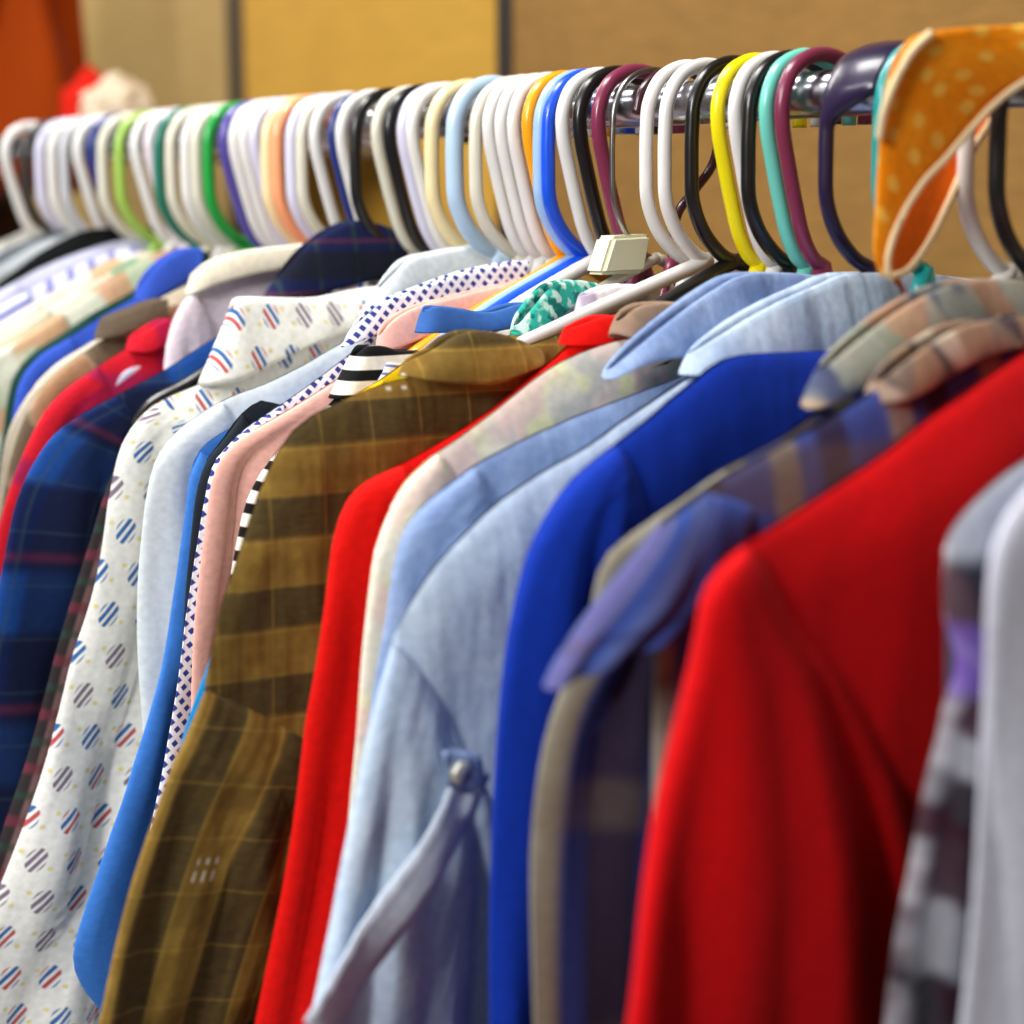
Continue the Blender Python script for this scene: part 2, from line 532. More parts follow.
def M_panel(name, a, b, sc=90):
    m = bpy.data.materials.new(name); m.use_nodes = True
    t = m.node_tree; bs = t.nodes['Principled BSDF']; bs.inputs['Roughness'].default_value = .8
    tc = t.nodes.new('ShaderNodeTexCoord'); mp = t.nodes.new('ShaderNodeMapping'); t.links.new(tc.outputs['Object'], mp.inputs[0])
    mp.inputs[3].default_value = (1, .5, 2.2)
    n = t.nodes.new('ShaderNodeTexNoise'); n.inputs['Scale'].default_value = sc; n.inputs['Detail'].default_value = 5; t.links.new(mp.outputs[0], n.inputs[0])
    n2 = t.nodes.new('ShaderNodeTexNoise'); n2.inputs['Scale'].default_value = 5; t.links.new(tc.outputs['Object'], n2.inputs[0])
    ad = t.nodes.new('ShaderNodeMath'); ad.operation = 'ADD'; t.links.new(n.outputs[0], ad.inputs[0]); t.links.new(n2.outputs[0], ad.inputs[1])
    mr = t.nodes.new('ShaderNodeMapRange'); t.links.new(ad.outputs[0], mr.inputs[0]); mr.inputs[1].default_value = .75; mr.inputs[2].default_value = 1.25
    mx = t.nodes.new('ShaderNodeMix'); mx.data_type = 'RGBA'; t.links.new(mr.outputs[0], mx.inputs[0])
    mx.inputs[6].default_value = lin(a); mx.inputs[7].default_value = lin(b)
    t.links.new(mx.outputs[2], bs.inputs['Base Color'])
    bp = t.nodes.new('ShaderNodeBump'); bp.inputs['Strength'].default_value = .3; bp.inputs['Distance'].default_value = .003
    t.links.new(n.outputs[0], bp.inputs['Height']); t.links.new(bp.outputs[0], bs.inputs['Normal'])
    return m

WX = 1.15
def wall_y(px):
    d = ray(px, 60); return d.y*(WX/d.x)
seams = [(227, 244), (497, 512)]
dark = M_plastic('dark_joint', (66, 52, 26), .8)
dark2 = M_plastic('black_joint', (30, 22, 14), .8)
bm = bmesh.new(); box(bm, WX+.025, WX+.12, -1.2, 6, 0, 2.8)
tag(link('wall_back', bm, M_panel('wall_core', (60, 46, 24), (48, 38, 20)), smooth=False), kind='structure')
panels = [(-1.2, wall_y(512), (142, 102, 42), (122, 88, 32), 70),
          (wall_y(497), wall_y(244), (186, 142, 46), (174, 131, 38), 26),
          (wall_y(227), 6, (166, 138, 82), (158, 130, 72), 26)]
for i, (a, b, c1, c2, sc) in enumerate(panels):
    y0, y1 = min(a, b), max(a, b)
    bm = bmesh.new(); box(bm, WX, WX+.024, y0, y1, .02, 2.6)
    bmesh.ops.bevel(bm, geom=bm.edges[:], offset=.002, segments=2, affect='EDGES')
    tag(link('trim_%d' % (i+1), bm, M_panel('wall_panel', c1, c2, sc), smooth=False), kind='structure')
for i, (a, b) in enumerate(seams):
    y0, y1 = sorted((wall_y(a), wall_y(b)))
    bm = bmesh.new(); box(bm, WX-.001, WX+.0245, y0+.0005, y1-.0005, .02, 2.6)
    tag(link('trim_%d' % (i+4), bm, dark if i == 0 else dark2, smooth=False), kind='structure')
bm = bmesh.new(); box(bm, -4, WX+.12, -4, 6, -.05, 0)
tag(link('floor', bm, M_panel('floor_vinyl', (150, 140, 126), (132, 122, 110), 20), smooth=False), kind='structure')

# rack
chrome = M_plastic('chrome', (190, 190, 198), .22, 1)
rack = empty('clothes_rack', (RX, .95, 0), 'long chrome garment rail carrying the whole row of hangers', 'clothes rack')
def lrod(name, a, b, r, m=chrome):
    bm = bmesh.new(); a = Vector(a); b = Vector(b); t = (b-a).normalized()
    h = Vector((0, 0, 1)) if abs(t.z) < .9 else Vector((1, 0, 0))
    n1 = t.cross(h).normalized(); n2 = t.cross(n1); rr = []
    for p in (a, b):
        rr.append([bm.verts.new(p + n1*r*math.cos(k*PI/16) + n2*r*math.sin(k*PI/16)) for k in range(32)])
    for k in range(32): bm.faces.new((rr[0][k], rr[0][(k+1) % 32], rr[1][(k+1) % 32], rr[1][k]))
    bm.faces.new(rr[0]); bm.faces.new(rr[1])
    o = link(name, bm, m, rack)
    return o
lrod('rail', (0, -.93, RAILZ), (0, .85, RAILZ), RAILR)
for y in (-.93, .85):
    lrod('upright', (0, y, .05), (0, y, RAILZ+.02), .0125)
    lrod('foot', (-.28, y, .035), (.28, y, .035), .015)

# ------------------------------------------------------------------ clothes, near to far
exec_order = []
m_red = M_plain('red_fleece', (206, 8, 14), bump=.2, wrinkle=.3)
m_red2 = M_plain('red_cotton', (224, 16, 10), bump=.3)
m_blue = M_plain('royal_cotton', (14, 50, 160), bump=.4)
m_dl = M_denim('pale_denim', (208, 222, 234), (168, 190, 218), (140, 162, 202))
m_dm = M_denim('mid_denim', (160, 180, 214), (118, 142, 188), (92, 112, 164))
m_knit = M_blotch('patterned_knit', [(132, 128, 136), (44, 38, 44), (168, 166, 172), (70, 30, 44)], 26)
m_pgrey = M_plain('pale_grey_fleece', (196, 196, 210))
m_dgrey = M_plain('charcoal_fleece', (70, 68, 82))
m_turq = M_plain('turquoise_jersey', (0, 116, 168))

# nearest pale grey jacket
garment('jacket', 'nearest pale grey jacket at the right edge, out of focus', 'jacket', .318,
        [(1150, 395), (1080, 425), (1040, 470), (1012, 510), (996, 550), (990, 610), (990, 700), (994, 800), (998, 900), (1000, 1024)], 4, m_pgrey, T=.007, off=.3, sw=.13)
garment('top', 'turquoise jersey top squeezed between pale grey jacket and knit', 'top', .338,
        [(1150, 420), (1060, 470), (1015, 520), (1000, 600), (988, 700), (976, 800), (966, 900), (958, 1024)], 2, m_turq, T=.006, off=1.3, sw=.13)
def M_shaded_yoke(name, a, b, thr):
    n = NT(name)
    return n.cloth(n.mix(n.lt(n.y, thr, .004), lin(a), lin(b)))
def M_knit2():
    n = NT('patterned_knit'); c = n.mix(0.0, lin((138, 134, 142)), lin((138, 134, 142)))
    for i, rgb in enumerate([(44, 38, 44), (176, 174, 180), (64, 28, 42)]):
        c = n.mix(n.mul(n.ramp(n.noise(20*(1+.3*i), 2, 1, 1.3, .4), .48, .56), .9), c, lin(rgb))
    c = n.mix(n.mul(n.stripe(n.y, .2, .11, .65, .02), .8), c, lin((118, 88, 176)))
    return n.cloth(c)
m_knit = M_knit2(); m_dgrey = M_shaded_yoke('grey_yoke_shaded', (204, 204, 212), (66, 64, 78), uz(960, 556, .357)[1])  # charcoal below the pale yoke paints the sleeve's shade into the colour
g = garment('cardigan', 'grey and black patterned knit cardigan beside the red sweatshirt', 'cardigan', .357,
        [(1150, 390), (1024, 458), (975, 494), (945, 530), (936, 560), (934, 610), (938, 660), (925, 720), (910, 790), (900, 860), (888, 940), (880, 1024)], 4, m_dgrey, ms=m_knit, T=.007, off=2.3, sw=.12, ks=0, capl=.3)
garment('sweatshirt', 'big plain red sweatshirt near the right edge', 'sweatshirt', .390,
        [(1100, 318), (1024, 352), (960, 392), (905, 432), (850, 478), (790, 520), (745, 548), (720, 568), (703, 595), (696, 640), (687, 690), (676, 745), (663, 805), (650, 865), (636, 930), (619, 1024)], 8, m_red,
        T=.010, Ts=.014, folds=.003, off=.7, sw=.20, endw=.9, capl=.30, thl=.12, crease=.7, foldn=3.2)
m_pb = M_plaid('blue_plaid', (56, 80, 156), [('x', .044, .2, .1, (84, 98, 146), .7), ('x', .022, .07, .3, (138, 146, 164), .4), ('y', .30, .09, .05, (132, 124, 108), .9), ('y', .06, .10, .32, (40, 44, 90), .5), ('x', .085, .10, .5, (120, 92, 86), .4)])
m_pc = M_blotch('brown_beige_check', [(120, 104, 92), (186, 170, 150), (70, 60, 66), (150, 120, 96)], 30)
m_pb2 = M_plaid('blue_plaid_body', (58, 74, 140), [('x', .05, .22, .1, (142, 134, 112), .85), ('x', .05, .25, .5, (44, 30, 34), .8), ('y', .07, .3, .4, (96, 84, 76), .5)])
g = garment('shirt', 'blue plaid short sleeved shirt with beige bands, left of the big red sweatshirt', 'shirt', .430,
        [(940, 345), (890, 375), (830, 415), (770, 452), (705, 492), (660, 525), (625, 575), (590, 630), (560, 672), (550, 690)], 5, m_pb2, ms=m_pb,
        T=.009, Ts=.011, folds=.002, off=1.1, sw=.12, length=.152, endw=1.05, capl=.09, ks=0,
        inner=[(705, 492), (752, 505), (752, 545), (725, 585), (703, 607)],
        col=([(1040, 318), (1005, 322), (970, 330), (930, 350), (905, 368), (890, 385)], [(1030, 345), (1000, 352), (965, 366), (930, 385), (905, 398), (884, 405)]), mc=m_pc, colw=(.004, .009))
g = garment('shirt', 'dark blue and beige striped shirt with greenish grey collar behind the blue plaid one', 'shirt', hook_y(985),
        [(1010, 300), (950, 320), (870, 375), (800, 420), (720, 470), (655, 520), (610, 555), (597, 590), (590, 640), (560, 720), (545, 800), (538, 900), (535, 1024)], 6,
        M_plaid('beige_check', (46, 60, 124), [('x', .055, .2, .46, (136, 130, 108), .9), ('x', .055, .3, .02, (48, 34, 36), .85), ('y', .09, .2, .1, (110, 98, 84), .35)]),
        T=.007, off=2.1, sw=.10,
        col=([(1060, 285), (1020, 282), (985, 283), (950, 292), (915, 312), (870, 345), (835, 375)], [(1050, 312), (1015, 318), (975, 326), (930, 344), (885, 372), (850, 396), (822, 412)]),
        mc=M_blotch('green_grey_check', [(140, 144, 128), (52, 60, 104), (176, 136, 108), (150, 152, 140)], 22), colw=(.004, .010))
g = garment('shirt', 'royal blue plain shirt between pale denim and blue plaid', 'shirt', hook_y(872)-.004,
        [(860, 350), (800, 352), (735, 357), (700, 378), (655, 412), (610, 446), (570, 478), (545, 510), (528, 545), (514, 590), (503, 640), (495, 700), (490, 780), (488, 880), (487, 1024)], 7, m_blue,
        T=.010, Ts=.012, folds=.004, sfolds=.006, off=.2, sw=.11, endw=.9)
g = garment('denim_jacket', 'pale washed denim jacket with a stitched front, left of the royal blue shirt', 'jacket', hook_y(818),
        [(760, 335), (715, 362), (660, 398), (600, 436), (545, 468), (500, 497), (465, 530), (438, 562), (415, 600), (394, 645), (378, 700), (364, 755), (350, 820), (332, 900), (298, 1030)], 9, m_dl,
        T=.010, Ts=.015, folds=.003, sfolds=.005, off=.4, sw=.125, endw=.95, capl=.24, ks=0, thl=.12,
        col=([(990, 282), (935, 276), (862, 276), (825, 290), (785, 308), (745, 332), (712, 358)], [(985, 350), (930, 365), (870, 372), (820, 374), (775, 374), (740, 378), (706, 378)]), colw=(.005, .013))
dj = g
g = garment('denim_shirt', 'mid blue denim shirt with a folded collar, behind the pale denim jacket', 'shirt', hook_y(775)-.001,
        [(740, 345), (690, 372), (640, 392), (580, 415), (520, 440), (470, 468), (430, 498), (405, 530), (392, 570), (384, 620), (374, 680), (366, 760), (360, 900), (350, 1024)], 7, m_dm,
        T=.008, Ts=.010, folds=.003, off=.9, sw=.10,
        col=([(835, 279), (795, 275), (752, 277), (718, 294), (680, 322), (648, 350), (624, 374)], [(830, 330), (790, 350), (745, 362), (712, 362), (676, 358), (646, 366), (622, 382)]), colw=(.005, .011))
m_cream = M_blotch('cream_print', [(232, 226, 206), (196, 192, 182), (236, 232, 178), (238, 208, 196)], 22)
g = garment('blouse', 'cream blouse with faded grey and pink print, right of the slim red top', 'blouse', hook_y(745)+.001,
        [(660, 335), (610, 342), (560, 362), (520, 390), (478, 425), (436, 455), (405, 480), (388, 510), (375, 550), (366, 600), (358, 660), (352, 740), (346, 820), (344, 900), (340, 1024)], 7, m_cream,
        T=.007, off=.2, sw=.10,
        col=([(722, 322), (695, 306), (662, 305), (641, 311), (628, 324)], [(712, 342), (682, 341), (656, 340), (638, 341), (626, 335)]), mc=M_plain('taupe_rib', (150, 124, 104)), colw=(.004, .009))
garment('top', 'slim bright red cotton top right of the olive shirt', 'top', hook_y(712),
        [(650, 322), (618, 322), (580, 332), (545, 366), (500, 402), (450, 438), (400, 466), (362, 484), (344, 504), (333, 540), (325, 590), (316, 650), (303, 740), (288, 840), (272, 940), (256, 1030)], 8, m_red2,
        T=.007, Ts=.009, folds=.002, off=1.7, sw=.10, endw=.9,
        col=([(655, 330), (632, 320), (605, 318), (572, 332)], [(650, 345), (630, 345), (600, 345), (570, 346)]), colw=(.004, .008))
g = garment('shirt', 'olive and brown plaid shirt with pale woven dashes, centre of the row', 'shirt', OLV,
        [(505, 352), (470, 362), (430, 374), (385, 384), (340, 402), (305, 420), (283, 444), (264, 482), (248, 524), (232, 572), (217, 625), (203, 690), (184, 742), (160, 800), (138, 862), (115, 938), (90, 1030)], 11, M_olive('olive_plaid', False), ms=M_olive('olive_plaid_sleeve', True),
        T=.009, Ts=.012, folds=.0025, sfolds=.007, off=.5, sw=.15, endw=1.0, foldn=5.2, capl=.10, crease=1.35, ks=0,
        col=([(545, 352), (520, 340), (490, 333), (465, 338), (445, 352), (420, 366)], [(535, 366), (515, 376), (490, 384), (465, 384), (440, 382), (418, 378)]), colw=(.004, .011))

garment('shirt', 'white shirt with purple and red checks under the bare white hanger arm', 'shirt', hook_y(664)+.008,
        [(620, 300), (580, 322), (530, 350), (470, 375), (400, 400), (330, 425), (300, 450), (280, 520), (270, 700)], 6,
        M_plaid('white_check', (234, 228, 230), [('x', .03, .25, .1, (96, 70, 130), .6), ('y', .03, .2, .3, (170, 90, 100), .4)]), T=.005, off=.2, sw=.08,
        col=([(660, 288), (640, 286), (615, 288), (585, 298)], [(655, 318), (630, 326), (605, 330), (582, 318)]), colw=(.004, .007))
garment('top', 'bright cyan blue top edging out behind the olive shirt', 'top', hook_y(630)+.004,
        [(560, 318), (520, 335), (450, 370), (380, 400), (310, 430), (272, 475), (248, 525), (228, 575), (210, 635), (192, 692), (180, 740), (170, 800)], 5,
        M_plain('cyan_jersey', (18, 132, 196)), T=.005, off=.4, sw=.08,
        col=([(600, 285), (578, 282), (552, 288), (530, 312), (520, 328)], [(596, 296), (575, 302), (552, 318), (532, 332), (519, 336)]),
        mc=M_blotch('teal_print', [(46, 168, 150), (16, 96, 92), (196, 226, 214)], 120), colw=(.004, .007))
m_by = M_plain('yellow_jersey', (240, 196, 16))
g = garment('polo_shirt', 'yellow polo shirt with a blue collar above the olive shirt', 'shirt', hook_y(598)-.002,
        [(500, 338), (460, 350), (420, 352), (380, 380), (320, 415), (280, 450), (260, 482), (246, 520), (238, 560), (230, 620)], 5, m_by, T=.005, off=.9, sw=.08,
        col=([(545, 305), (520, 306), (490, 314), (462, 310), (440, 308), (432, 312)], [(540, 322), (515, 327), (485, 331), (460, 332), (438, 333), (426, 334)]),
        mc=M_plain('blue_rib', (56, 98, 168)), colw=(.004, .008))
m_bw = M_stripes('black_white_stripe', (236, 232, 222), (22, 22, 24), .011, .45)
g = garment('top', 'black and white striped top with a white neck label, left of the olive collar', 'top', hook_y(580)+.002,
        [(430, 356), (400, 362), (365, 372), (340, 392), (312, 420), (278, 448), (258, 474), (244, 504), (236, 535), (228, 570), (214, 625), (200, 680)], 5, m_bw, T=.005, off=.4, sw=.08,
        col=([(420, 352), (400, 352), (385, 348), (370, 348), (360, 358)], [(415, 378), (400, 384), (380, 392), (355, 398), (338, 400)]), colw=(.004, .008))
bw = g
garment('blouse', 'plain pale pink salmon blouse left of the striped top', 'blouse', hook_y(515)-.003,
        [(500, 290), (445, 303), (410, 322), (370, 352), (330, 382), (290, 408), (250, 430), (225, 450), (212, 478), (206, 520), (200, 570), (193, 630), (188, 700), (180, 800)], 6, M_plain('salmon_cotton', (238, 180, 166)),
        T=.0045, folds=.001, off=.4, sw=.09,
        col=([(540, 280), (500, 288), (460, 298), (420, 308), (395, 322), (384, 338)], [(530, 298), (495, 308), (460, 322), (425, 336), (400, 346), (382, 352)]), colw=(.003, .006))
m_g1 = M_gingham('navy_gingham', (232, 232, 240), (50, 62, 136), .0068)
garment('shirt', 'white shirt with navy checks, its checked collar above the pink blouse', 'shirt', hook_y(503)-.001,
        [(460, 300), (400, 318), (360, 345), (320, 375), (280, 405), (240, 432), (214, 462), (205, 500), (199, 545), (191, 600), (180, 660), (168, 715), (156, 765), (143, 820), (136, 860), (138, 900)], 6, m_g1,
        T=.0045, folds=.001, off=1.4, sw=.09,
        col=([(530, 262), (500, 266), (460, 276), (420, 290), (385, 305), (355, 330)], [(520, 285), (490, 295), (455, 306), (415, 316), (375, 334), (345, 348)]), colw=(.003, .006))
garment('top', 'black top with a small folded shoulder beside the bright blue sleeve', 'top', hook_y(491)+.002,
        [(360, 350), (320, 385), (285, 405), (262, 400), (240, 415), (222, 440), (206, 462), (197, 495), (193, 540), (188, 600), (180, 690), (160, 780)], 6, M_plain('black_cotton', (34, 40, 48)), T=.0045, off=.4, sw=.08)
garment('shirt', 'bright blue cotton shirt with a loose sleeve left of the olive shirt', 'shirt', hook_y(480)+.006,
        [(380, 350), (320, 385), (260, 412), (220, 434), (200, 452), (190, 480), (184, 530), (176, 590), (165, 655), (148, 705), (124, 775), (102, 840), (82, 905), (71, 955), (80, 985), (96, 1006)], 5, M_plain('sky_cotton', (62, 122, 206)),
        T=.005, Ts=.006, folds=.002, off=.4, sw=.11, endw=1.05, ks=1, length=.415)
garment('shirt', 'plain pale grey-blue shirt right of the white motif shirt', 'shirt', hook_y(459)+.007,
        [(420, 300), (370, 325), (320, 355), (270, 380), (220, 402), (180, 430), (158, 455), (148, 490), (143, 540), (139, 600), (138, 660), (140, 720), (142, 800)], 6, M_plain('pale_grey_cotton', (212, 220, 224)),
        T=.007, Ts=.009, folds=.002, off=2.4, sw=.11,
        col=([(540, 240), (500, 244), (450, 252), (415, 260), (398, 275), (385, 290)], [(530, 262), (490, 274), (450, 288), (410, 300), (385, 310), (365, 318)]), colw=(.004, .008))
m_mo = M_motif('motif_print')
g = garment('shirt', 'white shirt printed with small blue and red striped motifs', 'shirt', hook_y(394),
        [(330, 325), (285, 345), (235, 368), (195, 385), (160, 402), (135, 422), (118, 448), (108, 490), (98, 545), (86, 600), (70, 655), (52, 715), (35, 775), (18, 830), (2, 880), (-25, 960), (-45, 1030)], 6, m_mo,
        T=.010, Ts=.013, folds=.003, sfolds=.006, off=.9, sw=.165, endw=1.1, foldn=4.2, capl=.12, crease=1.1,
        col=([(400, 288), (370, 292), (330, 300), (290, 300), (250, 300), (240, 312)], [(390, 312), (350, 330), (310, 345), (275, 362), (240, 380), (205, 388)]), colw=(.004, .012))
garment('shirt', 'dark maroon and grey plaid shirt showing as a strip left of the motif shirt', 'shirt', hook_y(372),
        [(300, 350), (240, 370), (190, 395), (150, 420), (122, 448), (100, 490), (84, 540), (66, 600), (52, 650), (36, 710), (18, 770), (0, 830), (-20, 900)], 5,
        M_plaid('maroon_plaid', (50, 44, 46), [('x', .02, .3, .1, (150, 116, 116), .7), ('y', .03, .2, .3, (120, 50, 66), .6), ('y', .03, .15, .8, (40, 70, 60), .6)]), T=.006, off=.4, sw=.12)
m_np = M_plaid('navy_plaid', (20, 34, 80), [('y', .085, .4, .15, (28, 74, 150), .95), ('x', .07, .4, .1, (22, 28, 52), .7), ('y', .085, .03, .85, (110, 40, 66), .7), ('x', .035, .04, .3, (60, 84, 96), .5), ('y', .03, .03, .85, (60, 84, 96), .4)])
g = garment('shirt', 'navy and blue plaid flannel shirt with a dark upright collar', 'shirt', hook_y(359),
        [(340, 290), (285, 302), (245, 320), (200, 346), (160, 372), (115, 395), (75, 415), (48, 435), (28, 465), (12, 500), (2, 540), (-10, 600), (-30, 700), (-50, 850)], 7, m_np,
        T=.009, Ts=.012, folds=.002, off=.1, sw=.15,
        col=([(430, 248), (405, 232), (370, 222), (345, 228), (315, 248), (285, 280)], [(420, 262), (395, 275), (360, 284), (330, 292), (300, 298), (272, 300)]), mc=M_plaid('navy_plaid_dark', (20, 28, 66), [('y', .03, .06, .3, (110, 50, 66), .5), ('x', .025, .08, .2, (50, 74, 60), .5), ('y', .04, .4, .7, (22, 24, 30), .8)]), colw=(.004, .011))
garment('blouse', 'pale pinkish white blouse behind the navy plaid shirt', 'blouse', hook_y(321),
        [(300, 255), (250, 262), (215, 275), (190, 290), (172, 318), (162, 352), (158, 400), (150, 460)], 5, M_plain('pale_pink', (232, 216, 224)), T=.006, off=.3, sw=.10,
        col=([(315, 245), (290, 248), (255, 252), (220, 262), (195, 278)], [(310, 262), (285, 268), (250, 275), (218, 284), (190, 296)]), mc=M_plain('cream_rib', (232, 222, 200)), colw=(.004, .008))
garment('shirt', 'crimson red shirt with magenta bands, far left behind the navy plaid', 'shirt', hook_y(299),
        [(190, 312), (165, 328), (130, 346), (95, 368), (62, 390), (38, 415), (18, 450), (5, 480), (-6, 520), (-20, 600)], 5,
        M_plaid('crimson_plaid', (204, 26, 44), [('x', .05, .35, .1, (150, 20, 70), .7), ('y', .08, .2, .5, (88, 30, 90), .5)]), T=.006, off=.3, sw=.12,
        col=([(175, 320), (162, 322), (148, 330), (132, 340)], [(172, 338), (160, 346), (146, 352), (130, 352)]), colw=(.004, .007))
garment('jacket', 'taupe and beige jacket between the royal blue and crimson clothes', 'jacket', hook_y(285),
        [(175, 305), (145, 318), (115, 332), (85, 352), (55, 375), (30, 400), (14, 430), (4, 460), (-4, 500), (-15, 560)], 5,
        M_blotch('taupe_mix', [(104, 90, 72), (214, 200, 170), (150, 104, 70)], 14), T=.006, off=.3, sw=.12,
        col=([(170, 300), (155, 302), (138, 308), (118, 316), (105, 322)], [(166, 318), (150, 324), (134, 330), (116, 336), (100, 340)]), mc=M_plain('taupe', (98, 84, 68)), colw=(.004, .008))
garment('blouse', 'beige cotton blouse just behind the taupe jacket', 'blouse', hook_y(271),
        [(200, 280), (165, 296), (128, 318), (95, 340), (60, 362), (34, 385), (14, 412), (0, 445), (-10, 500)], 5, M_plain('beige_cotton', (214, 204, 184)), T=.005, off=1.3, sw=.12)
garment('shirt', 'royal blue shirt far left with a bent collar', 'shirt', hook_y(258),
        [(190, 262), (160, 282), (130, 300), (100, 318), (70, 338), (42, 356), (22, 376), (14, 395), (8, 430), (0, 480)], 6, M_plain('royal_blue_far', (52, 84, 186)), T=.006, off=.3, sw=.12,
        col=([(205, 250), (190, 250), (172, 258), (155, 272), (142, 290)], [(200, 270), (185, 282), (168, 292), (152, 300), (140, 302)]), colw=(.004, .008))
garment('shirt', 'dark green shirt barely showing behind the far royal blue one', 'shirt', hook_y(225),
        [(205, 246), (180, 258), (150, 280), (120, 298), (90, 315), (62, 334), (34, 352), (18, 370), (9, 392), (0, 440)], 6, M_plain('bottle_green', (28, 66, 58)), T=.006, off=.3, sw=.10)
fars = [
 (200, 'blouse', 'cream and pale green blouse far left', 'blouse', (206, 204, 182), [(175, 248), (150, 256), (120, 272), (90, 292), (60, 312), (30, 332), (0, 350), (-30, 375)], [(226, 226, 206), (190, 204, 170), (214, 160, 120)]),
 (185, 'top', 'white and mint patterned top among the far left clothes', 'top', None, [(165, 250), (135, 258), (105, 274), (75, 290), (45, 308), (15, 326), (-15, 345), (-40, 370)], [(224, 232, 220), (120, 170, 130), (230, 214, 190)]),
 (163, 'blouse', 'off white blouse with orange hem among the far left clothes', 'blouse', None, [(150, 250), (120, 256), (95, 268), (65, 284), (35, 302), (5, 320), (-25, 338), (-50, 360)], [(232, 226, 214), (226, 186, 140), (236, 232, 226)]),
 (150, 'shirt', 'pale lilac and blue striped shirt far left', 'shirt', None, [(135, 245), (110, 252), (85, 262), (55, 276), (25, 292), (-5, 308), (-35, 324), (-60, 345)], 'lilac'),
 (124, 'shirt', 'lilac white shirt behind the striped lilac one', 'shirt', None, [(125, 240), (100, 246), (75, 254), (45, 266), (15, 282), (-15, 298), (-45, 316), (-70, 335)], 'lilac2'),
 (104, 'jacket', 'black jacket at the far left end of the row', 'jacket', None, [(100, 228), (80, 232), (62, 240), (40, 252), (18, 268), (-5, 284), (-30, 300), (-55, 320)], 'black'),
 (80, 'shirt', 'pale grey shirt left of the far black jacket', 'shirt', None, [(82, 230), (58, 236), (38, 243), (18, 254), (-2, 266), (-22, 280), (-42, 294), (-60, 315)], 'grey'),
 (57, 'shirt', 'dark grey shirt at the far left edge', 'shirt', None, [(62, 230), (45, 234), (25, 242), (5, 250), (-15, 262), (-35, 276), (-50, 290), (-70, 310)], 'dgrey'),
 (25, 'blouse', 'soft white blouse last on the far left hanger', 'blouse', None, [(40, 228), (28, 230), (12, 238), (-8, 246), (-25, 258), (-40, 272), (-60, 290), (-75, 310)], 'white'),
]
for sx, nm, lab, cat, _, out, cols in fars:
    if cols == 'lilac': m = M_stripes('lilac_stripe', (226, 226, 240), (128, 136, 206), .016, .3, True)
    elif cols == 'lilac2': m = M_plain('lilac_white', (206, 206, 230))
    elif cols == 'black': m = M_plain('black_far', (20, 22, 22))
    elif cols == 'grey': m = M_plain('grey_far', (196, 202, 206))
    elif cols == 'dgrey': m = M_plain('dark_grey_far', (104, 112, 120))
    elif cols == 'white': m = M_plain('white_far', (222, 220, 212))
    else: m = M_blotch(lab.split()[0]+'_print', cols, 18)
    Y = hook_y(sx)
    out = [(x, y) for x, y in out] + [(out[-1][0]-12, out[-1][1]+60), (out[-1][0]-20, out[-1][1]+140)]
    garment(nm, lab, cat, Y, out, 6, m, T=.006, off=sx*.1, sw=.12, length=.5)

# ------------------------------------------------------------------ hanger set
PL = {k: M_plastic('plastic_'+k, v) for k, v in dict(
    white=(222, 220, 216), ivory=(212, 208, 190), black=(20, 18, 18), yellow=(238, 220, 8), mint=(108, 200, 182), maroon=(122, 42, 72),
    purple=(34, 22, 54), teal=(14, 140, 138), blue=(16, 78, 210), lightblue=(150, 186, 226), orange=(246, 160, 8), paleblue=(176, 202, 226),
    cream=(234, 214, 164), lilac=(206, 204, 226), navy=(30, 48, 120), peach=(242, 160, 112), green=(20, 150, 58), grey=(190, 192, 196),
    pinkish=(226, 212, 220), darkteal=(30, 110, 92), violet=(80, 70, 150), tan=(200, 176, 120), charcoal=(48, 46, 44), lime=(150, 186, 80)).items()}
wire = M_plastic('steel_wire', (150, 148, 146), .3, 1)

